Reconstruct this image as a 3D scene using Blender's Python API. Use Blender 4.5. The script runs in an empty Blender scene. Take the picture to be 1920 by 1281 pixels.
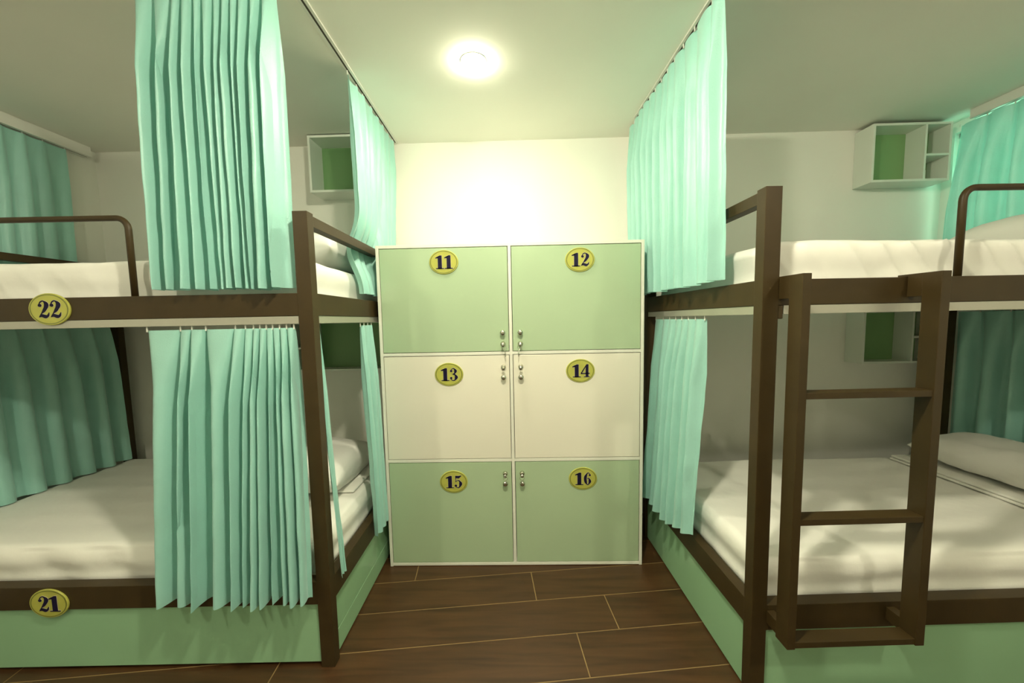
import bpy, bmesh, math, random
from mathutils import Vector, Matrix, noise
random.seed(7)
S = bpy.context.scene
COL = S.collection

# ------------------------------------------------------------------ camera
F, PITCH, ROLL, YAW, SY = 700.0, 0.081663, 0.019872, 0.019777, 16.3
fw = Vector((-math.sin(YAW)*math.cos(PITCH), math.cos(YAW)*math.cos(PITCH), -math.sin(PITCH)))
rt = Vector((math.cos(YAW), math.sin(YAW), 0)); up = rt.cross(fw)
rt, up = math.cos(ROLL)*rt - math.sin(ROLL)*up, math.sin(ROLL)*rt + math.cos(ROLL)*up
cam = bpy.data.cameras.new('camera'); co = bpy.data.objects.new('camera', cam); COL.objects.link(co)
M = Matrix((rt, up, -fw)).transposed().to_4x4(); M.translation = Vector((0, 0, 1.38)); co.matrix_world = M
cam.sensor_fit = 'HORIZONTAL'; cam.sensor_width = 36; cam.lens = F/1920*36; cam.shift_y = SY/1920
cam.clip_start = 0.02; S.camera = co

# ------------------------------------------------------------------ world, exposure
W = bpy.data.worlds.new('world'); S.world = W; W.use_nodes = True
W.node_tree.nodes['Background'].inputs[0].default_value = (0.42, 1.0, 0.66, 1)
W.node_tree.nodes['Background'].inputs[1].default_value = 1.3
S.view_settings.view_transform = 'Standard'; S.view_settings.look = 'None'
S.view_settings.gamma = 1; S.view_settings.use_curve_mapping = False
S.view_settings.exposure = 1.95
LAMP_COL = (1.0, 0.94, 0.70); LAMP_E = 150.0
LAMPS = [((-0.184, 1.789), 0.8), ((0.0, 0.62), 2.1), ((0.0, -0.9), 0.3), ((-1.6, -0.25), 0.95), ((1.6, -0.25), 0.95)]  # last two: unseen lamps added as fill to brighten the bunk wings

# ------------------------------------------------------------------ dimensions
CZ, WY, WXL, WXR, FY = 2.55, 2.549, -2.820, 2.751, -2.4
A_O, A_T, A_L, A_W = Vector((-0.7644, 1.3798, 0)), 0.01997, 1.955, 1.155
B_O, B_T, B_L, B_W = Vector((0.7988, 1.2467, 0)), 0.03408, 1.880, 1.045
PZ, R1, R0, L1, L0 = 1.79, 1.494, 1.41, 0.362, 0.268
PW, PD = 0.054, 0.044
LX1, LX2, LY, LZ = -0.7514, 0.6624, 1.9941, 1.782

# ------------------------------------------------------------------ materials
def nodes(m): m.use_nodes = True; return m.node_tree.nodes, m.node_tree.links
def mat(name, col, rough=0.5, var=0.04, scale=6, spec=0.5, metal=0.0, bump=0.0, bscale=60, transl=0.0, emit=0, sheen=0.0, coat=0.0):
    m = bpy.data.materials.new(name); n, l = nodes(m); b = n['Principled BSDF']
    tc = n.new('ShaderNodeTexCoord'); nz = n.new('ShaderNodeTexNoise'); nz.inputs['Scale'].default_value = scale
    l.new(tc.outputs['Object'], nz.inputs['Vector'])
    rp = n.new('ShaderNodeValToRGB'); e = rp.color_ramp.elements
    e[0].position = 0.3; e[1].position = 0.7
    e[0].color = tuple(c*(1-var) for c in col)+(1,); e[1].color = tuple(min(1, c*(1+var)) for c in col)+(1,)
    l.new(nz.outputs['Fac'], rp.inputs['Fac']); l.new(rp.outputs['Color'], b.inputs['Base Color'])
    b.inputs['Roughness'].default_value = rough; b.inputs['Specular IOR Level'].default_value = spec
    b.inputs['Metallic'].default_value = metal
    if sheen: b.inputs['Sheen Weight'].default_value = sheen
    if coat: b.inputs['Coat Weight'].default_value = coat
    if bump:
        n2 = n.new('ShaderNodeTexNoise'); n2.inputs['Scale'].default_value = bscale; n2.inputs['Detail'].default_value = 4
        l.new(tc.outputs['Object'], n2.inputs['Vector'])
        bp = n.new('ShaderNodeBump'); bp.inputs['Strength'].default_value = bump; bp.inputs['Distance'].default_value = 0.01
        l.new(n2.outputs['Fac'], bp.inputs['Height']); l.new(bp.outputs['Normal'], b.inputs['Normal'])
    if transl:
        t = n.new('ShaderNodeBsdfTranslucent'); l.new(rp.outputs['Color'], t.inputs['Color'])
        mx = n.new('ShaderNodeMixShader'); mx.inputs[0].default_value = transl
        l.new(b.outputs[0], mx.inputs[1]); l.new(t.outputs[0], mx.inputs[2]); l.new(mx.outputs[0], n['Material Output'].inputs[0])
    if emit:
        b.inputs['Emission Color'].default_value = col+(1,); b.inputs['Emission Strength'].default_value = emit
    return m
M_WALL = mat('wall_paint', (0.86, 0.86, 0.79), 0.75, 0.015, 2, 0.3, bump=0.05, bscale=120)
M_CEIL = mat('ceiling_paint', (0.88, 0.87, 0.79), 0.85, 0.015, 2, 0.2)
M_BROWN = mat('brown_frame_paint', (0.046, 0.029, 0.009), 0.45, 0.10, 9, 0.3)
M_MINT = mat('mint_laminate', (0.30, 0.52, 0.31), 0.22, 0.03, 2.5, 0.5)
M_LOCKG = mat('sage_door_laminate', (0.43, 0.56, 0.36), 0.16, 0.03, 2.0, 0.5, coat=0.2)
M_LOCKW = mat('white_door_laminate', (0.82, 0.79, 0.67), 0.22, 0.02, 2.0, 0.5)
M_EDGE = mat('white_edging', (0.80, 0.80, 0.70), 0.35, 0.01, 3)
M_SHELF = mat('white_shelf_board', (0.76, 0.80, 0.72), 0.35, 0.01, 3)
M_SHELFG = mat('green_back_board', (0.22, 0.40, 0.17), 0.45, 0.03, 3)
M_CURT = mat('aqua_satin', (0.37, 0.70, 0.62), 0.38, 0.03, 8, 0.6, bump=0.12, bscale=220, transl=0.14, sheen=0.25)
M_SHEET = mat('white_sheet', (0.88, 0.87, 0.81), 0.8, 0.015, 5, 0.2, bump=0.12, bscale=26, sheen=0.1)
M_PILL = mat('white_pillow_case', (0.85, 0.84, 0.79), 0.8, 0.01, 5, 0.2, bump=0.10, bscale=18)
M_TRACK = mat('aluminium_track', (0.48, 0.47, 0.40), 0.35, 0.02, 5, 0.5, metal=0.5)
M_DARK = mat('dark_slot', (0.05, 0.045, 0.03), 0.6, 0.05, 5)
M_PLY = mat('pale_deck_board', (0.50, 0.46, 0.34), 0.7, 0.06, 4)
M_CHROME = mat('chrome', (0.62, 0.60, 0.50), 0.22, 0.05, 5, metal=1.0)
M_YEL = mat('yellow_badge', (0.47, 0.47, 0.09), 0.3, 0.10, 14)
M_OLIVE = mat('olive_badge_rim', (0.17, 0.19, 0.04), 0.35, 0.08, 14)
M_INK = mat('navy_numeral', (0.008, 0.005, 0.030), 0.6, 0.1, 10, 0.2)
M_HALO = mat('pale_numeral_outline', (0.66, 0.60, 0.46), 0.4, 0.05, 10)
M_LAMP = mat('lamp_glass', LAMP_COL, 0.4, 0.0, 5, emit=LAMP_E)
M_PLASTIC = mat('white_plastic', (0.78, 0.78, 0.72), 0.4, 0.01, 5)
M_GROUT = mat('floor_grout', (0.30, 0.20, 0.08), 0.8, 0.1, 20)

def floor_mat():
    m = bpy.data.materials.new('brown_wood_plank'); n, l = nodes(m); b = n['Principled BSDF']
    tc = n.new('ShaderNodeTexCoord'); mp = n.new('ShaderNodeMapping'); mp.inputs['Scale'].default_value = (1.2, 14, 1); mp.inputs['Rotation'].default_value = (0, 0, -0.1)
    l.new(tc.outputs['Object'], mp.inputs['Vector'])
    nz = n.new('ShaderNodeTexNoise'); nz.inputs['Scale'].default_value = 2.2; nz.inputs['Detail'].default_value = 8; nz.inputs['Distortion'].default_value = 0.6
    l.new(mp.outputs[0], nz.inputs['Vector'])
    rp = n.new('ShaderNodeValToRGB'); e = rp.color_ramp.elements
    e[0].position = 0.28; e[0].color = (0.036, 0.015, 0.004, 1); e[1].position = 0.75; e[1].color = (0.085, 0.038, 0.012, 1)
    l.new(nz.outputs['Fac'], rp.inputs['Fac']); l.new(rp.outputs['Color'], b.inputs['Base Color'])
    b.inputs['Roughness'].default_value = 0.42
    return m
M_FLOOR = floor_mat()
def glass_mat():
    m = bpy.data.materials.new('window_glass'); n, l = nodes(m); b = n['Principled BSDF']
    b.inputs['Transmission Weight'].default_value = 1; b.inputs['Roughness'].default_value = 0.02; b.inputs['IOR'].default_value = 1.1
    return m
M_GLASS = glass_mat()

# ------------------------------------------------------------------ helpers
def link(name, bm, m, parent=None, smooth=False, label=None):
    me = bpy.data.meshes.new(name); bm.normal_update(); bm.to_mesh(me); bm.free()
    for mm in (m if isinstance(m, (list, tuple)) else [m]): me.materials.append(mm)
    if smooth:
        for p in me.polygons: p.use_smooth = True
    o = bpy.data.objects.new(name, me); COL.objects.link(o)
    if parent: o.parent = parent
    if label: o['label'] = label
    return o
def thing(name, label, cat, loc=(0, 0, 0), rz=0, group=None):
    o = bpy.data.objects.new(name, None); COL.objects.link(o); o.location = loc; o.rotation_euler = (0, 0, rz)
    o.empty_display_size = 0.1; o['label'] = label; o['category'] = cat
    if group: o['group'] = group
    return o
def tag(o, label, cat, group=None):
    o['label'] = label; o['category'] = cat
    if group: o['group'] = group
    return o
def struct(name, bm, m, parent=None, smooth=False):
    o = link(name, bm, m, parent, smooth); o['kind'] = 'structure'; return o
def box(bm, x0, x1, y0, y1, z0, z1, bev=0.0, mi=0):
    x0, x1 = min(x0, x1), max(x0, x1); y0, y1 = min(y0, y1), max(y0, y1); z0, z1 = min(z0, z1), max(z0, z1)
    r = bmesh.ops.create_cube(bm, size=1)['verts']
    for v in r: v.co = Vector((x0+(v.co.x+.5)*(x1-x0), y0+(v.co.y+.5)*(y1-y0), z0+(v.co.z+.5)*(z1-z0)))
    fs = set(f for v in r for f in v.link_faces)
    for f in fs: f.material_index = mi
    if bev:
        es = list(set(e for v in r for e in v.link_edges))
        q = bmesh.ops.bevel(bm, geom=es, offset=bev, segments=2, affect='EDGES', profile=0.5)
        for f in q['faces']: f.material_index = mi
    return bm
def nbox(*a, **k): return box(bmesh.new(), *a, **k)
def tube(bm, pts, r, n=12, closed_ends=True):
    pts = [Vector(p) for p in pts]; rings = []
    ref = None
    for i, p in enumerate(pts):
        t = (pts[min(i+1, len(pts)-1)]-pts[max(i-1, 0)]).normalized()
        if ref is None: ref = t.orthogonal().normalized()
        a = (ref-t*ref.dot(t)).normalized(); b = t.cross(a); ref = a
        rings.append([bm.verts.new(p+r*(math.cos(2*math.pi*k/n)*a+math.sin(2*math.pi*k/n)*b)) for k in range(n)])
    for q in range(len(rings)-1):
        for k in range(n): bm.faces.new((rings[q][k], rings[q][(k+1) % n], rings[q+1][(k+1) % n], rings[q+1][k]))
    if closed_ends: bm.faces.new(rings[0][::-1]); bm.faces.new(rings[-1])
    return bm
def lathe(bm, prof, c, axis='z', n=24):
    """prof: (radius, height) pairs; axis z (up) or y- (towards the viewer)"""
    rings = []
    for r, h in prof:
        ring = []
        for k in range(n):
            a = 2*math.pi*k/n
            if axis == 'z': p = (c[0]+r*math.cos(a), c[1]+r*math.sin(a), c[2]+h)
            else: p = (c[0]+r*math.cos(a), c[1]-h, c[2]+r*math.sin(a))
            ring.append(bm.verts.new(p))
        rings.append(ring)
    for q in range(len(rings)-1):
        for k in range(n): bm.faces.new((rings[q][k], rings[q][(k+1) % n], rings[q+1][(k+1) % n], rings[q+1][k]))
    bm.faces.new(rings[0][::-1]); bm.faces.new(rings[-1]); bmesh.ops.recalc_face_normals(bm, faces=bm.faces)
    return bm
def rbox(size, r, div=(24, 16, 5), disp=None):
    """rounded box centred on origin, optional displacement(p, n) -> vector"""
    hx, hy, hz = [s/2 for s in size]; bm = bmesh.new(); vd = {}
    def V(p):
        key = tuple(round(c, 5) for c in p)
        if key in vd: return vd[key]
        p = Vector(p); q = Vector((max(-hx+r, min(hx-r, p.x)), max(-hy+r, min(hy-r, p.y)), max(-hz+r, min(hz-r, p.z))))
        d = p-q; nn = d.normalized() if d.length > 1e-6 else Vector((0, 0, 1)); p2 = q+nn*r if d.length > 1e-6 else p
        if disp: p2 = p2+disp(p2, nn)
        vd[key] = bm.verts.new(p2); return vd[key]
    h = (hx, hy, hz)
    def lin(H, n):
        # finer near the rounded edges
        a = [-H, -H+r*.35, -H+r*.7, -H+r]; b = [H-r, H-r*.7, H-r*.35, H]
        return a+[(-H+r)+(2*H-2*r)*i/n for i in range(1, n)]+b
    g = [lin(h[i], div[i]) for i in range(3)]
    for ax in range(3):
        u, w = [i for i in range(3) if i != ax]
        for s in (-1, 1):
            for i in range(len(g[u])-1):
                for j in range(len(g[w])-1):
                    q = []
                    for (a, b) in ((i, j), (i+1, j), (i+1, j+1), (i, j+1)):
                        p = [0, 0, 0]; p[ax] = s*h[ax]; p[u] = g[u][a]; p[w] = g[w][b]; q.append(V(p))
                    try: bm.faces.new(q)
                    except ValueError: pass
    bmesh.ops.recalc_face_normals(bm, faces=bm.faces)
    return bm
def move(bm, v, rz=0, rx=0, ry=0):
    R = Matrix.Rotation(rz, 4, 'Z') @ Matrix.Rotation(ry, 4, 'Y') @ Matrix.Rotation(rx, 4, 'X')
    bmesh.ops.transform(bm, matrix=Matrix.Translation(v) @ R, verts=bm.verts); return bm

# ------------------------------------------------------------------ room shell
T = 0.12
struct('wall_back', nbox(WXL-T, WXR+T, WY, WY+T, 0, CZ), M_WALL)
struct('wall_left', nbox(WXL-T, WXL, FY, WY, 0, CZ), M_WALL)
struct('wall_front', nbox(WXL-T, WXR+T, FY-T, FY, 0, CZ), M_WALL)
WN = (1.36, 2.49, 1.735, 2.485)       # window opening on the right wall: y0,y1,z0,z1
bm = bmesh.new()
box(bm, WXR, WXR+T, FY, WN[0], 0, CZ); box(bm, WXR, WXR+T, WN[1], WY, 0, CZ)
box(bm, WXR, WXR+T, WN[0], WN[1], 0, WN[2]); box(bm, WXR, WXR+T, WN[0], WN[1], WN[3], CZ)
struct('wall_right', bm, M_WALL)
struct('ceiling', nbox(WXL-T, WXR+T, FY-T, WY+T, CZ, CZ+T), M_CEIL)
# window
bm = bmesh.new()
y0, y1, z0, z1 = WN; fwid = 0.03
box(bm, WXR+.03, WXR+.08, y0, y0+fwid, z0, z1); box(bm, WXR+.03, WXR+.08, y1-fwid, y1, z0, z1)
box(bm, WXR+.03, WXR+.08, y0, y1, z0, z0+fwid); box(bm, WXR+.03, WXR+.08, y0, y1, z1-fwid, z1)
box(bm, WXR+.03, WXR+.08, (y0+y1)/2-.015, (y0+y1)/2+.015, z0, z1)
w = struct('window_1', bm, M_PLASTIC)
link('window_pane', nbox(WXR+.053, WXR+.057, y0+.02, y1-.02, z0+.02, z1-.02), M_GLASS, w)
# floor: planks laid at a slight angle, grout between
bm = bmesh.new(); box(bm, WXL-T, WXR+T, FY-T, WY+T, -0.08, -0.0015, mi=1)
th = 0.1; ct, st = math.cos(th), math.sin(th)
def inroom(x, y): return WXL-.05 < x < WXR+.05 and FY-.05 < y < WY+.05
base = 1.552*ct - 0.342*st; PH = 0.2075; joints = {0: 0.545, 1: 0.205, -1: 0.352, 2: 0.82, -2: 0.92, -3: .1}
for row in range(-22, 8):
    v0 = base+row*PH; g = 0.0022
    j = joints.get(row, (row*0.437) % 1.24)
    for k in range(-4, 5):
        u0 = j+0.03+k*1.24; u1 = u0+1.24
        # clip by shrinking to the room box: drop planks fully outside
        cs = [(u*ct-w_*st, u*st+w_*ct) for u in (u0+g, u1-g) for w_ in (v0+g, v0+PH-g)]
        if not any(inroom(*c) for c in cs) and not inroom((cs[0][0]+cs[3][0])/2, (cs[0][1]+cs[3][1])/2): continue
        # polygon clipped to the room
        poly = [(cs[0]), (cs[2]), (cs[3]), (cs[1])]
        for (nx, ny, d) in ((1, 0, WXR), (-1, 0, -WXL), (0, 1, WY), (0, -1, -FY)):
            out = []
            for i in range(len(poly)):
                a, b = poly[i], poly[(i+1) % len(poly)]
                da, db = a[0]*nx+a[1]*ny-d, b[0]*nx+b[1]*ny-d
                if da <= 0: out.append(a)
                if (da < 0 < db) or (db < 0 < da):
                    t = da/(da-db); out.append((a[0]+t*(b[0]-a[0]), a[1]+t*(b[1]-a[1])))
            poly = out
            if len(poly) < 3: break
        if len(poly) < 3: continue
        f = bm.faces.new([bm.verts.new((x, y, 0)) for x, y in poly]); f.material_index = 0
        if f.normal.z < 0: f.normal_flip()
struct('floor', bm, [M_FLOOR, M_GROUT])

# ------------------------------------------------------------------ lamps
lamp_labels = ['round glowing ceiling lamp above the gap before the lockers', 'round glowing ceiling lamp over the middle of the room', 'round glowing ceiling lamp nearest the room entrance', 'unseen round ceiling lamp added as fill light on the left side of the room', 'unseen round ceiling lamp added as fill light on the right side of the room']
for i, ((x, y), k) in enumerate(LAMPS):
    t = thing('ceiling_lamp', lamp_labels[i], 'ceiling lamp', (x, y, CZ), 0, 'round ceiling lamps')
    link('trim_ring', lathe(bmesh.new(), [(.0525, 0), (.060, 0), (.060, -.002), (.058, -.003), (.0525, -.003)], (0, 0, 0)), M_PLASTIC, t, True)
    R_ = 0.052
    mm = M_LAMP
    if k != 1:
        mm = M_LAMP.copy(); mm.node_tree.nodes['Principled BSDF'].inputs['Emission Strength'].default_value = LAMP_E*k
    link('lamp_dome', lathe(bmesh.new(), [(R_, -.001), (R_, -.006)]+[(R_*math.cos(a), -.006-(.010 if i == 0 else .034)*math.sin(a)) for a in (.3, .6, .9, 1.2, 1.45)], (0, 0, 0)), mm, t, True)

# ------------------------------------------------------------------ numerals (fat-face figures drawn from strokes)
def cr(pts, ws, n=10):
    P = [Vector(p) for p in pts]; out = []
    for i in range(len(P)-1):
        p0, p1, p2, p3 = P[max(i-1, 0)], P[i], P[i+1], P[min(i+2, len(P)-1)]
        for k in range(n):
            t = k/n
            out.append((0.5*((2*p1)+(-p0+p2)*t+(2*p0-5*p1+4*p2-p3)*t*t+(-p0+3*p1-3*p2+p3)*t**3), ws[i]+(ws[i+1]-ws[i])*(3*t*t-2*t**3)))
    out.append((P[-1], ws[-1])); return out
FIG = {
 '1': [('p', [(.20, 0), (.50, 0), (.50, 1), (.36, 1), (.20, .93)]), ('p', [(.04, 0), (.66, 0), (.66, .06), (.04, .06)]), ('p', [(.36, 1), (.20, .93), (.02, .84), (.02, .78), (.22, .80)])],
 '2': [('s', [(.13, .80), (.22, .93), (.38, .965), (.53, .76), (.40, .48), (.20, .25), (.10, .08)], [.05, .07, .07, .25, .18, .05, .04]), ('d', (.16, .73), .105),
       ('s', [(.06, .06), (.22, .15), (.42, .09), (.56, .14), (.64, .32)], [.03, .17, .20, .12, .03])],
 '3': [('s', [(.13, .84), (.26, .95), (.38, .95), (.48, .76), (.40, .58), (.24, .52)], [.05, .06, .07, .22, .10, .05]), ('d', (.15, .77), .095),
       ('s', [(.24, .52), (.42, .48), (.53, .27), (.40, .05), (.24, .04), (.11, .15)], [.05, .10, .25, .08, .06, .05]), ('d', (.14, .22), .10)],
 '4': [('p', [(.36, .05), (.58, .05), (.58, 1), (.50, 1), (.36, .80)]), ('p', [(.50, 1), (.42, 1), (.0, .34), (.0, .27), (.06, .27)]), ('p', [(.0, .25), (.68, .25), (.68, .33), (.0, .33)]), ('p', [(.22, 0), (.68, 0), (.68, .06), (.22, .06)])],
 '5': [('p', [(.11, .48), (.15, .48), (.17, 1), (.11, 1)]), ('p', [(.13, .82), (.40, .78), (.58, .98), (.60, 1.03), (.36, .99), (.12, 1.0)]),
       ('s', [(.13, .50), (.28, .62), (.42, .58), (.52, .34), (.40, .06), (.24, .04), (.11, .15)], [.04, .05, .09, .25, .09, .06, .05]), ('d', (.14, .20), .10)],
 '6': [('s', [(.52, .84), (.42, .96), (.30, .93), (.16, .62), (.17, .30), (.28, .04), (.40, .05), (.50, .28), (.42, .52), (.28, .50)], [.05, .06, .08, .22, .22, .07, .08, .21, .08, .04]), ('d', (.50, .78), .085)],
}
def figure(bm, ch, ox, oz, h, wx, y, grow=0.0, th=0.0008):
    """one figure; x right, z up, face towards -y"""
    def P(x, z): return (ox+x*wx, oz+z*h)
    def prism(pts):
        a = sum(pts[i][0]*pts[(i+1) % len(pts)][1]-pts[(i+1) % len(pts)][0]*pts[i][1] for i in range(len(pts)))
        if a < 0: pts = pts[::-1]
        if abs(a) < 1e-9: return
        fr = [bm.verts.new((p[0], y-th, p[1])) for p in pts]; bk = [bm.verts.new((p[0], y, p[1])) for p in pts]
        bm.faces.new(fr)
        for i in range(len(pts)): bm.faces.new((fr[i], bk[i], bk[(i+1) % len(pts)], fr[(i+1) % len(pts)]))
    for s in FIG[ch]:
        if s[0] == 'p':
            pts = [P(*q) for q in s[1]]
            if grow:
                cx = sum(p[0] for p in pts)/len(pts); cz = sum(p[1] for p in pts)/len(pts)
                pts = [(p[0]+math.copysign(grow, p[0]-cx), p[1]+math.copysign(grow, p[1]-cz)) for p in pts]
            prism(pts)
        elif s[0] == 'd':
            c = P(*s[1]); prism([(c[0]+(s[2]*wx+grow)*math.cos(a*math.pi/8), c[1]+(s[2]*h*.85+grow)*math.sin(a*math.pi/8)) for a in range(16)])
        else:
            c = cr(s[1], s[2]); L = []; Rr = []
            for i, (p, w_) in enumerate(c):
                t = (c[min(i+1, len(c)-1)][0]-c[max(i-1, 0)][0]).normalized(); nn = Vector((-t.y, t.x))
                for lst, sg in ((L, 1), (Rr, -1)):
                    q = P(*(p+nn*sg*w_/2)); lst.append((q[0]+nn.x*sg*grow, q[1]+nn.y*sg*grow))
            for i in range(len(c)-1): prism([Rr[i], Rr[i+1], L[i+1], L[i]])
def badge(parent, text, cx, cz, y, a, b, sub=True, label=None):
    """oval number plate: a, b half axes"""
    def oval(bm, a_, b_, y0, y1, c_=0.0015):
        n = 48; pr = [(1, y0), (1, y1+c_), (1-c_/a_, y1)]; rings = []
        for s_, yy in pr: rings.append([bm.verts.new((cx+a_*s_*math.cos(2*math.pi*k/n), yy, cz+b_*s_*math.sin(2*math.pi*k/n))) for k in range(n)])
        for q in range(2):
            for k in range(n): bm.faces.new((rings[q][k], rings[q][(k+1) % n], rings[q+1][(k+1) % n], rings[q+1][k]))
        bm.faces.new(rings[-1]); bm.faces.new(rings[0][::-1])
    bm = bmesh.new(); oval(bm, a, b, y, y-.005)
    for f in bm.faces: f.material_index = 0
    nf = len(bm.faces)
    # thin darker ring line inside the rim, then yellow centre
    bm.faces.ensure_lookup_table()
    def disc(k1, k2, yy, mi):
        n = 48
        o = [bm.verts.new((cx+a*k1*math.cos(2*math.pi*k/n), yy, cz+b*k1*math.sin(2*math.pi*k/n))) for k in range(n)]
        i_ = [bm.verts.new((cx+a*k2*math.cos(2*math.pi*k/n), yy, cz+b*k2*math.sin(2*math.pi*k/n))) for k in range(n)]
        for k in range(n):
            f = bm.faces.new((o[k], o[(k+1) % n], i_[(k+1) % n], i_[k])); f.material_index = mi
    disc(.93, .88, y-.0056, 1)
    # pale halo under the figures
    bmesh.ops.recalc_face_normals(bm, faces=bm.faces)
    H = b*1.10; wx = H*1.02; tw = wx*.62*2+wx*.03
    x0 = cx-tw/2+wx*.0
    nb = len(bm.faces)
    for i, ch in enumerate(text): figure(bm, ch, x0+i*wx*.66, cz-H/2, H, wx, y-.0051, grow=b*.016, th=.0006)
    bm.faces.ensure_lookup_table()
    for f in bm.faces[nb:]: f.material_index = 2
    o = link('number_badge', bm, [M_YEL, M_OLIVE, M_HALO], parent, label=label or 'yellow oval number badge reading '+text)
    for i, ch in enumerate(text):
        bm = bmesh.new(); figure(bm, ch, x0+i*wx*.66, cz-H/2, H, wx, y-.0058, th=.0008)
        link('numeral', bm, M_INK, o if sub else parent, label='dark navy numeral '+ch)
    return o

# ------------------------------------------------------------------ lockers
D = WY-LY-0.004
lk = thing('locker_cabinet', 'block of six large sage green and cream lockers between the bunks', 'locker', (0, LY, 0))
et = 0.016; xm = (LX1+LX2)/2; Z1, Z2 = 1.202, 0.611
bm = bmesh.new()
box(bm, LX1, LX1+et, 0, D, 0, LZ, .001); box(bm, LX2-et, LX2, 0, D, 0, LZ, .001)
box(bm, LX1+et, LX2-et, 0, D, LZ-et, LZ, .001); box(bm, LX1+et, LX2-et, 0, D, 0.004, 0.004+et, .001)
box(bm, xm-et/2, xm+et/2, 0, D, .02, LZ-et, .001)
for z in (Z1, Z2):
    box(bm, LX1+et, xm-et/2, 0, D, z-et/2, z+et/2, .001); box(bm, xm+et/2, LX2-et, 0, D, z-et/2, z+et/2, .001)
box(bm, LX1+et, LX2-et, D-.01, D, .02, LZ-et)
link('carcass', bm, M_EDGE, lk)
rows = [(Z1+et/2, LZ-et, M_LOCKG, 'sage green'), (Z2+et/2, Z1-et/2, M_LOCKW, 'cream white'), (0.004+et, Z2-et/2, M_LOCKG, 'sage green')]
bc = {(0, 0): ('11', -.390, 1.689), (0, 1): ('12', .325, 1.686), (1, 0): ('13', -.382, 1.092), (1, 1): ('14', .325, 1.100), (2, 0): ('15', -.376, .493), (2, 1): ('16', .336, .503)}
hz = {0: (1.311, 1.251), 1: (1.127, 1.072), 2: (.536, .484)}
for r_, (z0, z1, m_, cn) in enumerate(rows):
    for c_ in (0, 1):
        g = .003
        x0, x1 = (LX1+et, xm-et/2) if c_ == 0 else (xm+et/2, LX2-et)
        t_, bx, bz = bc[(r_, c_)]
        d = link('door', nbox(x0+g, x1-g, .001, .019, z0+g, z1-g, .0012), m_, lk, label='%s locker door numbered %s' % (cn, t_))
        badge(d, t_, bx, bz, .001, .077, .063, sub=False)
        hx = -.087 if c_ == 0 else .006
        if r_ == 2: hx -= .003
        za, zb = hz[r_]
        # upper row: knob above, lock below; the other rows: lock above, knob below
        zk, zl = (za, zb) if r_ == 0 else (zb, za)
        link('knob', lathe(bmesh.new(), [(.006, 0), (.006, .010), (.012, .014), (.0145, .020), (.0125, .026), (.005, .028)], (hx, .001, zk), 'y', 20), M_CHROME, d, True)
        link('lock', lathe(bmesh.new(), [(.014, 0), (.014, .003), (.011, .006), (.0105, .012), (.009, .013)], (hx, .001, zl), 'y', 20), M_CHROME, d, True)
        if (r_, c_) in ((0, 0), (0, 1), (2, 0), (2, 1), (1, 0), (1, 1)):
            bm = bmesh.new(); lean = {(0, 0): .012, (0, 1): -.010}.get((r_, c_), .004 if c_ == 0 else -.004)
            # key: blade in the lock, bow turned down, ring and spare key hanging
            box(bm, hx-.001, hx+.001, -.030, -.012, zl-.003, zl+.003)
            lathe(bm, [(.0025, 0), (.009, 0), (.009, .002), (.0025, .002)], (hx, -.029, zl-.004), 'y', 14)
            if r_ != 1:
                tube(bm, [(hx+.011*math.sin(a)+lean*.4, -.0305, zl-.016+.011*math.cos(a)) for a in [k*math.pi/8 for k in range(17)]], .0011, 6)
                dl = .040 if r_ == 0 else .020
                tube(bm, [(hx+lean*.5, -.0305, zl-.026), (hx+lean, -.0305, zl-.026-dl*.5), (hx+lean*1.1, -.0305, zl-.026-dl)], .0022, 6)
            link('key', bm, M_CHROME, d, True)

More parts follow.
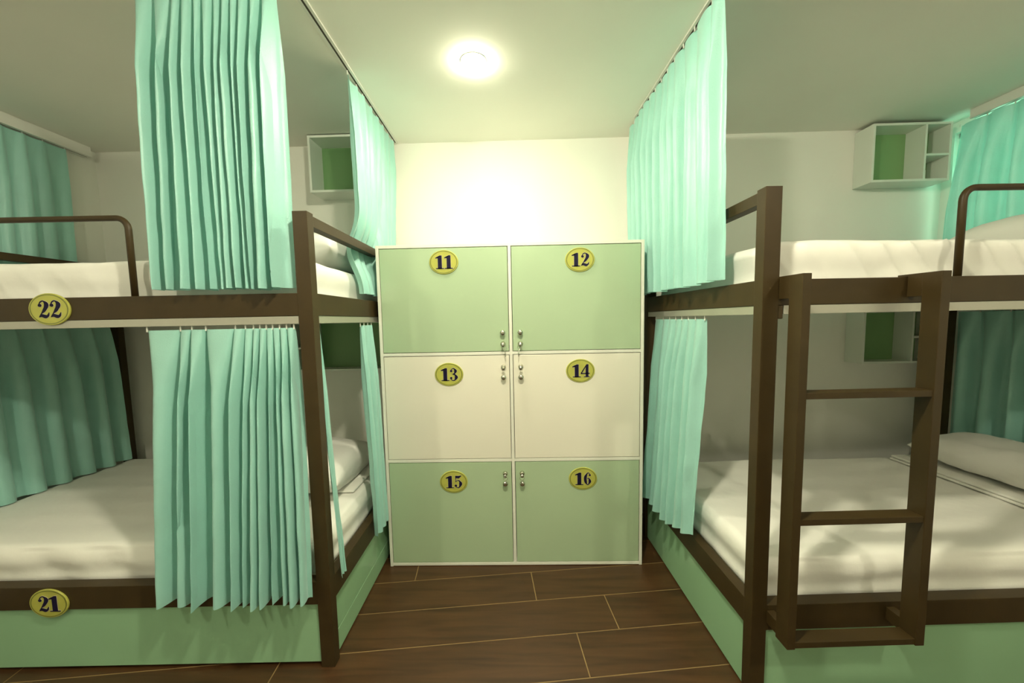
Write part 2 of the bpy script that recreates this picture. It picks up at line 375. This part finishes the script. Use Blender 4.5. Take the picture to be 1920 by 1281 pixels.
# ------------------------------------------------------------------ bunk beds
def bed(name, label, O, th, L, Wd, sx, guard, badges=None, panel_line=False):
    """local frame: x along the length away from the aisle (sx = -1 left bed, +1 right bed), y to the back wall"""
    t = thing(name, label, 'bunk bed', O, th, 'brown framed bunk beds')
    X = lambda x: sx*x
    for (xa, ya) in ((0, 0), (0, Wd-PD), (L-PW, 0), (L-PW, Wd-PD)):
        link('post', nbox(X(xa), X(xa+PW), ya, ya+PD, 0, PZ, .0015), M_BROWN, t)
    def rail(nm, x0, x1, y0, y1, z0, z1, m_=M_BROWN, lab=None): return link(nm, nbox(X(x0), X(x1), y0, y1, z0, z1, .0015), m_, t, label=lab)
    e = .0006
    for nm, za, zb, dp in (('upper_rail', R0, R1, .030), ('lower_rail', L0, L1, .046)):
        rail(nm, PW-e, L-PW+e, .001, dp, za, zb); rail(nm, PW-e, L-PW+e, Wd-dp, Wd-.001, za, zb)
        rail(nm, .001, min(dp, .04), PD-e, Wd-PD+e, za, zb); rail(nm, L-min(dp, .04), L-.001, PD-e, Wd-PD+e, za, zb)
    rail('end_rail', .006, PW-.008, PD-e, Wd-PD+e, PZ-.046, PZ-.006); rail('end_rail', L-PW+.008, L-.006, PD-e, Wd-PD+e, PZ-.046, PZ-.006)
    rail('deck_board', .041, L-.041, .047, Wd-.047, R0+.032, R0+.050, M_PLY, 'pale board carrying the upper mattress')
    rail('deck_board', .041, L-.041, .047, Wd-.047, L0+.032, L0+.050, M_PLY, 'pale board carrying the lower mattress')
    # mint boards closing the base
    rail('base_panel', PW, L-PW, .012, .028, .014, L0-.001, M_MINT, 'mint green board under the front rail')
    if panel_line:
        rail('base_panel', .014, .028, PD, Wd-PD, .105, L0-.001, M_MINT, 'mint green upper board on the aisle end')
        rail('base_panel', .014, .028, PD, Wd-PD, .008, .102, M_MINT, 'mint green lower board on the aisle end')
    else:
        rail('base_panel', .014, .028, PD, Wd-PD, .008, L0-.001, M_MINT, 'mint green board on the aisle end')
    # tubular guard rail standing on the upper front rail
    g0, g1 = guard; rr = .0105; yg = .020; br = .042; zt = PZ-.008; pts = [(X(g0), yg, R1-.002), (X(g0), yg, zt-br)]
    pts += [(X(g0+br-br*math.cos(a)), yg, zt-br+br*math.sin(a)) for a in [k*math.pi/16 for k in range(1, 8)]]
    pts += [(X(g0+br), yg, zt), (X((g0+g1)/2), yg, zt), (X(g1-br), yg, zt)]
    pts += [(X(g1-br+br*math.sin(a)), yg, zt-br+br*math.cos(a)) for a in [k*math.pi/16 for k in range(1, 8)]]
    pts += [(X(g1), yg, zt-br), (X(g1), yg, R1-.002)]
    link('guard_rail', tube(bmesh.new(), pts, rr, 14), M_BROWN, t, True)
    for (tx, bx, bz) in (badges or []): badge(t, tx, bx, bz, .001, .077, .059)
    return t
bedA = bed('bunk_bed', 'dark brown bunk bed left of the lockers, numbered 21 and 22', A_O, A_T, A_L, A_W, -1, (.672, 1.78), [('22', -.971, 1.452), ('21', -1.112, .298)], True)
bedB = bed('bunk_bed', 'dark brown bunk bed right of the lockers with the ladder', B_O, B_T, B_L, B_W, 1, (.668, 1.70))
link('bracket', nbox(PW, PW+.018, .002, .030, R0-.045, R0, .003), M_BROWN, bedB)

# ladder hooked on the right bed
ld = thing('ladder', 'dark brown ladder with flat rungs hooked to the right bunk', 'ladder', B_O, B_T)
ly0, ly1 = -.1, -.046
for (xa, xb) in ((.052, .079), (.477, .506)):
    link('stile', nbox(xa, xb, ly0, ly1, .288, 1.502, .0015), M_BROWN, ld)
    link('hook_arm', nbox(xa, xb, ly1-.001, -.002, R1-.065, R1+.008, .001), M_BROWN, ld)
    link('hook_arm', nbox(xa, xb, -.003, .030, R1+.001, R1+.008, .001), M_BROWN, ld)
    link('stand_off', nbox(xa, xb, ly1-.001, -.001, .300, .345, .001), M_BROWN, ld)
for z in (1.116, .708, .290): link('rung', nbox(.0785, .4775, ly0+.003, ly1-.002, z, z+.020, .001), M_BROWN, ld)

# ------------------------------------------------------------------ mattresses and bedding
def sheet_disp(seed, sag=0.0, side=0.010, diag=0.0, rows=0.0):
    def f(p, n):
        q = Vector((p.x*3.1+seed, p.y*3.1, p.z*3.1)); d = Vector((0, 0, 0))
        a = noise.noise(q)*.006 + noise.noise(q*3.1)*.0025
        if n.z > .7: a += rows*math.sin(p.y*42+1.5*noise.noise(Vector((p.x*1.2, p.y*2, seed))))*.5*(.5+.5*noise.noise(Vector((p.x*.8+3, 0, seed))))
        if abs(n.z) < .7:
            s = p.x+p.z*.7
            a += side*noise.noise(Vector((s*7+seed, p.z*2, 0)))+diag*((1-abs(math.sin(s*27+2.2*noise.noise(Vector((p.x*3, p.z*3, seed)))))))**1.5*(.5+.5*noise.noise(Vector((p.x*1.7+seed, 2, 0))))
            a += side*.35*math.sin(p.z*60+2*noise.noise(Vector((p.x*2, seed, 0))))
        return n*a
    return f
def mattress(label, O, th, cx, cy, z0, z1, L, Wd, disp, r=.035):
    bm = rbox((L, Wd, z1-z0), r, (190, 40, 12), disp); move(bm, (cx, cy, (z0+z1)/2))
    o = link('mattress', bm, M_SHEET, None, True); o.location = O; o.rotation_euler = (0, 0, th)
    return tag(o, label, 'mattress', 'white sheeted bunk mattresses')
mz0, mz1 = L0+.052, .488
uz0, uz1 = R0+.052, 1.638
mL = A_L-.10-.02
mattress('white sheeted mattress on the lower left bunk, numbered 21 below', A_O, A_T, -A_L/2, A_W/2+.008, mz0, mz1, A_L-.13, A_W-.125, sheet_disp(1, side=.012, rows=.005))
mattress('white sheeted mattress on the upper left bunk, numbered 22 below', A_O, A_T, -A_L/2, A_W/2+.008, uz0, uz1, A_L-.13, A_W-.12, sheet_disp(5, side=.007, diag=.004))
mattress('white sheeted mattress on the lower right bunk behind the ladder', B_O, B_T, B_L/2, B_W/2+.006, mz0, mz1+.008, B_L-.13, B_W-.105, sheet_disp(9, side=.012, rows=.006))
mattress('white sheeted mattress with diagonal folds on the upper right bunk', B_O, B_T, B_L/2, B_W/2+.006, uz0, uz1-.006, B_L-.13, B_W-.12, sheet_disp(13, side=.006, diag=.022))
def pillow(label, O, th, x, y, z, L=.60, Wd=.36, H=.15, rz=0.0, ry=0.0, seed=0, tilt=0.0):
    bm = bmesh.new(); nu, nv = 36, 24; top = []; bot = []
    def P(u, v, s):
        ex = (1-abs(u)**3.2); ey = (1-abs(v)**3.2); h = (max(ex, 0)*max(ey, 0))**.45
        cx_ = 1-.05*(1-abs(v)**2)*abs(u)**4; cy_ = 1-.06*(1-abs(u)**2)*abs(v)**4
        zz = s*h*H/2*(1.0+.12*noise.noise(Vector((u*2+seed, v*2, s))))+.004*noise.noise(Vector((u*6+seed, v*6, s*3)))*(h > 0)
        return Vector((v*Wd/2*cy_, u*L/2*cx_, zz))
    for s in (1, -1):
        g = [[None]*(nv+1) for _ in range(nu+1)]
        for i in range(nu+1):
            for j in range(nv+1):
                u = math.sin((i/nu*2-1)*math.pi/2); v = math.sin((j/nv*2-1)*math.pi/2)
                g[i][j] = bm.verts.new(P(u, v, s))
        for i in range(nu):
            for j in range(nv): bm.faces.new((g[i][j], g[i+1][j], g[i+1][j+1], g[i][j+1]))
    bmesh.ops.remove_doubles(bm, verts=bm.verts, dist=1e-4); bmesh.ops.recalc_face_normals(bm, faces=bm.faces)
    move(bm, (x, y, z), rz, tilt, ry)
    o = link('pillow', bm, M_PILL, None, True); o.location = O; o.rotation_euler = (0, 0, th)
    return tag(o, label, 'pillow', 'white bed pillows')
pillow('white pillow on the lower left bunk beside the lockers', A_O, A_T, -.30, .64, .600, .58, .36, .20, 0, .10, 1, tilt=-.05)
pillow('white pillow on the upper left bunk beside the lockers', A_O, A_T, -.27, .68, 1.745, .60, .34, .19, 0, .05, 4)
pillow('white pillow on the lower right bunk by the wall curtain', B_O, B_T, 1.66, .58, .625, .60, .34, .16, 0, -.12, 7)
pillow('white pillow on the upper right bunk by the wall curtain', B_O, B_T, 1.64, .46, 1.735, .60, .38, .19, 0, -.12, 9)
# folded towels / cloth under the pillows
def folded(label, O, th, x, y, z, Lx, Ly, n, cat='towel', rz=0):
    t = thing('folded_sheet', label, 'folded sheet', O, th, 'folded white sheets under pillows')
    for k in range(n):
        bm = rbox((Lx, Ly, .013), .006, (10, 10, 2), lambda p, nn: Vector((0, 0, .002*noise.noise(Vector((p.x*8, p.y*8, k))))))
        move(bm, (x+.004*k, y-.003*k, z+.0075+.0145*k), rz); link('fold_layer', bm, M_SHEET, t, True)
    return t
folded('folded white sheet under the pillow of the lower left bunk', A_O, A_T, -.235, .67, mz1+.004, .26, .36, 1)
folded('folded white sheet under the pillow of the lower right bunk', B_O, B_T, 1.625, .60, mz1+.010, .36, .66, 2)

# ------------------------------------------------------------------ curtains
def curtain(name, label, O, th, axis, crests, c, amp, z0, zh, seed=0, hooks=0.0, group='aqua curtains', pinch=1.0, rib=16, flare=None, track_z=None, nv=44):
    """crests: (top, hem) positions of fold crests along the track. axis 'x': runs along local x, folds in y ('y' the reverse).
    c: (top offset, hem offset) of the cloth's mid line; z0 top; zh hem height or function of u"""
    rnd = random.Random(seed)
    t = thing(name, label, 'curtain', O, th, group)
    bm = bmesh.new(); N = len(crests); grid = []
    am = [rnd.uniform(.75, 1.15) for _ in range(N+1)]; ph = [rnd.uniform(0, 6.28) for _ in range(N+1)]
    dz = [rnd.uniform(-.004, .004) for _ in range(N+1)]
    dp = [rnd.uniform(.55, 1.25) for _ in range(N+1)]
    samples = []
    for i in range(N-1):
        for k in range(rib): samples.append(i+k/rib)
    samples.append(N-1)
    for s in samples:
        i = min(int(s), N-2); f = s-i; row = []
        # nearest crest and signed fraction
        for j in range(nv+1):
            v = j/nv
            vv = v
            p = 1+1.3*pinch*max(0, 1-v/.22)**1.5
            # squeeze towards the crests near the heading
            g = (.5*(2*f)**p) if f < .5 else 1-(.5*(2*(1-f))**p)
            ev = v**.8
            def pos(q): return crests[q][0]*(1-ev)+crests[q][1]*ev
            a = pos(i)*(1-g)+pos(i+1)*g
            sp = abs(pos(i+1)-pos(i))
            A_ = amp*(am[i]*(1-f)+am[i+1]*f)*min(1, (.30+.70*min(1, v/.25)))*(1-.12*v)*min(1.0, .35+sp/.06)
            w_ = math.cos(2*math.pi*f); w_ = (math.copysign(abs(w_)**.6, w_))*(1 if w_ > 0 else dp[i])
            off = c[0]*(1-v)+c[1]*v + A_*w_
            # slow wander of each fold, slight roll of the crest
            wob = (ph[i]*(1-f)+ph[i+1]*f)
            a += .006*math.sin(2.6*v+wob)*v + A_*.42*math.sin(2*math.pi*f)*(.6+.6*math.sin(ph[i]))*min(1, v*3)*(1 if sp < .07 else .4)
            off += .003*math.sin(5*v+wob)
            off += .0012*noise.noise(Vector((s*3, v*9, seed)))*3*(.3+v)
            zhem = zh(s/(N-1)) if callable(zh) else zh
            z = z0*(1-v)+(zhem+(dz[i]*(1-f)+dz[i+1]*f))*v
            if flare: a, off = flare(s/(N-1), v, a, off)
            row.append(bm.verts.new((a, off, z) if axis == 'x' else (off, a, z)))
        grid.append(row)
    for i in range(len(grid)-1):
        for j in range(nv): bm.faces.new((grid[i][j], grid[i+1][j], grid[i+1][j+1], grid[i][j+1]))
    link('drape', bm, M_CURT, t, True)
    if hooks:
        for q in range(N):
            a = crests[q][0]; o_ = c[0]
            bm = bmesh.new()
            if axis == 'x': box(bm, a-.0025, a+.0025, o_-.0015, o_+.0015, z0-.006, z0+hooks)
            else: box(bm, o_-.0015, o_+.0015, a-.0025, a+.0025, z0-.006, z0+hooks)
            link('curtain_hook', bm, M_PLASTIC, t)
    return t
def even(a0, a1, b0, b1, n, jit=0.0, seed=0):
    r = random.Random(seed); return [(a0+(a1-a0)*(k/(n-1))+(r.uniform(-jit, jit) if 0 < k < n-1 else 0), b0+(b1-b0)*(k/(n-1))+(r.uniform(-jit, jit) if 0 < k < n-1 else 0)) for k in range(n)]
TZ = CZ-.008
# 1 left bunk, upper front (gathered)
cr1 = [(-.560, -.570), (-.500, -.530), (-.425, -.478), (-.392, -.430), (-.352, -.372), (-.322, -.330), (-.283, -.300), (-.256, -.262), (-.222, -.238), (-.196, -.205), (-.158, -.176), (-.118, -.140), (-.068, -.082)]
curtain('curtain', 'aqua curtain gathered at the front of the upper left bunk', A_O, A_T, 'x', cr1, (.006, -.004), .044, TZ-.012, 1.512, 3, .012, pinch=.6)
# 2 left bunk, upper aisle side
def fl2(u, v, a, off):
    return a, off - .056*math.exp(-((v-.79)/.11)**2)*max(0, min(1, (.62-u)*6))
curtain('curtain', 'aqua curtain on the aisle side of the upper left bunk, touching the lockers', A_O, A_T, 'y',
        even(.43, 1.09, .47, 1.04, 8, .010, 2), (.002, -.008), .020, TZ-.012, lambda u: 1.525 if u < .45 else 1.80, 5, .012, flare=fl2)
# 3 left bunk, lower front
cr3 = [(-.632, -.632), (-.506, -.562), (-.463, -.484), (-.411, -.440), (-.300, -.335), (-.262, -.296), (-.232, -.258), (-.208, -.222), (-.184, -.190), (-.160, -.150), (-.134, -.112), (-.108, -.078), (-.080, -.052)]
curtain('curtain', 'aqua pleated curtain hanging at the front of the lower left bunk', A_O, A_T, 'x', cr3, (.012, -.060), .048, R0-.044, .330, 11, .014, pinch=2.0)
# 4, 5 left bunk, lower aisle side
curtain('curtain', 'narrow aqua curtain on the aisle side of the lower left bunk beside the lockers', A_O, A_T, 'y', even(.455, .60, .42, .60, 4, .006, 3), (-.010, .024), .016, R0-.044, .285, 17, .014)
curtain('curtain', 'thin aqua curtain edge behind the front post of the lower left bunk', A_O, A_T, 'y', even(.050, .075, .052, .098, 3), (-.022, .018), .010, R0-.044, .345, 19, .014)
# 6, 7 along the left wall
curtain('curtain', 'aqua curtain along the left wall above the upper left bunk', A_O, A_T, 'y', even(.20, 1.01, .20, 1.00, 9, .012, 4), (-2.002, -2.002), .020, CZ-.068, 1.50, 23, .010, pinch=.5)
curtain('curtain', 'shaded aqua curtain along the left wall of the lower left bunk', A_O, A_T, 'y', even(.10, 1.02, .08, 1.065, 9, .012, 6), (-1.862, -1.862), .034, R0-.030, .497, 29, .010, pinch=.5)
# 8 right bunk, upper aisle side
curtain('curtain', 'aqua curtain drawn along the aisle side of the upper right bunk', B_O, B_T, 'y', [(.185, .185), (.245, .245), (.375, .365), (.47, .455), (.555, .55), (.63, .615), (.70, .69), (.775, .76), (.85, .835), (.925, .91), (1.0, .985), (1.09, 1.06), (1.17, 1.14)],
        (-.056, -.046), .036, TZ-.012, 1.510, 31, .012, pinch=.8)
# 9 right bunk, lower aisle side
curtain('curtain', 'aqua curtain gathered on the aisle side of the lower right bunk beside the lockers', B_O, B_T, 'y', [(.375, .375), (.455, .47), (.52, .55), (.585, .62), (.65, .70), (.72, .775), (.80, .85), (.90, .94)],
        (.012, -.042), .026, R0-.044, lambda u: .395-.075*min(1, u*2.2), 37, .014)
# 10, 11 along the right wall
def fl10(u, v, a, off):
    return a + (.075*math.sin(min(1, v*1.6)*math.pi/2)*max(0, (u-.6)/.4)), off
curtain('curtain', 'glowing aqua curtain along the right wall above the upper right bunk', B_O, B_T, 'y', even(.02, 1.095, .02, 1.09, 10, .012, 8), (1.925, 1.925), .036, CZ-.058, 1.50, 41, .008, pinch=.5, flare=fl10)
curtain('curtain', 'shaded aqua curtain along the right wall of the lower right bunk', B_O, B_T, 'y', even(.10, 1.035, .10, 1.05, 9, .012, 9), (1.922, 1.922), .034, R0-.036, .40, 43, .014, pinch=.6)

# curtain tracks
def track(label, O, th, x0, x1, y0, y1, z0, z1, slot='y'):
    t = thing('curtain_track', label, 'curtain track', O, th, 'aluminium curtain tracks')
    bm = bmesh.new(); w_ = .0045
    if abs(x1-x0) > abs(y1-y0):
        ym = (y0+y1)/2
        box(bm, x0, x1, y0, y1, z1-min(.004, (z1-z0)*.4), z1); box(bm, x0, x1, y0, y0+.003, z0, z1-.004); box(bm, x0, x1, y1-.003, y1, z0, z1-.004)
        box(bm, x0, x1, y0+.003, ym-w_, z0, z0+.003); box(bm, x0, x1, ym+w_, y1-.003, z0, z0+.003)
        s = nbox(x0+.002, x1-.002, ym-w_, ym+w_, z0+.0012, z1-min(.0045, (z1-z0)*.5))
    else:
        xm_ = (x0+x1)/2
        box(bm, x0, x1, y0, y1, z1-min(.004, (z1-z0)*.4), z1); box(bm, x0, x0+.003, y0, y1, z0, z1-.004); box(bm, x1-.003, x1, y0, y1, z0, z1-.004)
        box(bm, x0+.003, xm_-w_, y0, y1, z0, z0+.003); box(bm, xm_+w_, x1-.003, y0, y1, z0, z0+.003)
        s = nbox(xm_-w_, xm_+w_, y0+.002, y1-.002, z0+.0012, z1-min(.0045, (z1-z0)*.5))
    link('profile', bm, M_TRACK if z0 < 2 else M_PLASTIC, t); link('slot', s, M_DARK, t)
    return t
h = .022
track('white curtain track on the ceiling over the aisle edge of the left bunk', A_O, A_T, -.012, .020, -.03, A_W-.01, CZ-.007, CZ-.0005)
track('white curtain track on the ceiling along the front of the left bunk', A_O, A_T, -A_L+.02, -.030, -.010, .022, CZ-.007, CZ-.0005)
track('white curtain track on the ceiling over the aisle edge of the right bunk', B_O, B_T, -.066, -.034, .0, B_W+.02, CZ-.007, CZ-.0005)
track('white box track at the top of the left wall', A_O, A_T, -2.030, -1.975, .02, A_W-.02, CZ-.062, CZ-.001)
track('white box track at the top of the right wall', B_O, B_T, 1.895, 1.948, .02, B_W-.02, CZ-.052, CZ-.001)
track('aluminium track under the upper front rail of the left bunk', A_O, A_T, -A_L+PW+.002, -PW-.002, .003, .030, R0-.029, R0-.001)
track('aluminium track under the upper aisle rail of the left bunk', A_O, A_T, -.034, -.004, PD+.002, A_W-PD-.002, R0-.029, R0-.001)
track('aluminium track under the upper front rail of the right bunk', B_O, B_T, PW+.020, B_L-PW-.002, .003, .030, R0-.029, R0-.001)
track('aluminium track under the upper aisle rail of the right bunk', B_O, B_T, .004, .034, PD+.002, B_W-PD-.002, R0-.029, R0-.001)
track('aluminium track at the wall end of the lower right bunk', B_O, B_T, 1.898, 1.928, .05, B_W-.05, R0-.029, R0-.001)

# ------------------------------------------------------------------ wall shelves
def shelf(label, x0, x1, z0, z1, dep, div=None, mid=None, right_small=True):
    t = thing('wall_shelf', label, 'wall shelf', ((x0+x1)/2, WY, z0), 0, 'white box shelves on the back wall')
    cx = (x0+x1)/2; k = .014; X0, X1, H_ = x0-cx, x1-cx, z1-z0; Y0 = -dep; Yb = -.001
    bm = bmesh.new()
    box(bm, X0, X0+k, Y0, Yb, 0, H_, .0008); box(bm, X1-k, X1, Y0, Yb, 0, H_, .0008)
    box(bm, X0+k, X1-k, Y0, Yb, 0, k, .0008); box(bm, X0+k, X1-k, Y0, Yb, H_-k, H_, .0008)
    link('shelf_body', bm, M_SHELF, t)
    link('back_panel', nbox(X0+k, X1-k, Yb-.006, Yb, k, H_-k), M_SHELFG, t, label='green back board')
    if div is not None:
        d = div-cx
        link('divider', nbox(d, d+.012, Y0+.001, Yb-.007, k, H_-k), M_SHELF, t)
        if mid is not None:
            xa, xb = (d+.012, X1-k) if right_small else (X0+k, d)
            link('shelf_board', nbox(xa, xb, Y0+.001, Yb-.007, mid-z0, mid-z0+.012), M_SHELF, t)
    return t
shelf('white box shelf with green back on the wall above the upper right bunk', 2.1854, 2.6586, 2.1802, 2.527, .130, 2.4988, 2.3306)
shelf('white box shelf with green back on the wall of the lower right bunk', 2.1917, 2.6586, 1.052, 1.392, .130, 2.4988, 1.2129)
shelf('white box shelf with green back above the upper left bunk beside the curtain', -1.2933, -0.8357, 2.2, 2.5437, .157)
shelf('white box shelf with green back on the wall of the lower left bunk', -1.5043, -0.8566, 1.0645, 1.392, .130, -1.3685, 1.2129, False)
# small white box in the right upper shelf
t = thing('socket_box', 'small white socket box inside the wall shelf above the upper right bunk', 'socket', (2.5437, WY-.008, 2.1842))
link('casing', nbox(-.028, .040, -.055, 0, .010, .085, .003), M_PLASTIC, t); link('face_plate', nbox(-.024, .036, -.058, -.0545, .015, .080, .001), M_SHELF, t)
bm = bmesh.new(); box(bm, -.004, -.001, -.0590, -.0575, .045, .058); box(bm, .010, .013, -.0590, -.0575, .045, .058)
link('socket_slot', bm, M_DARK, t)
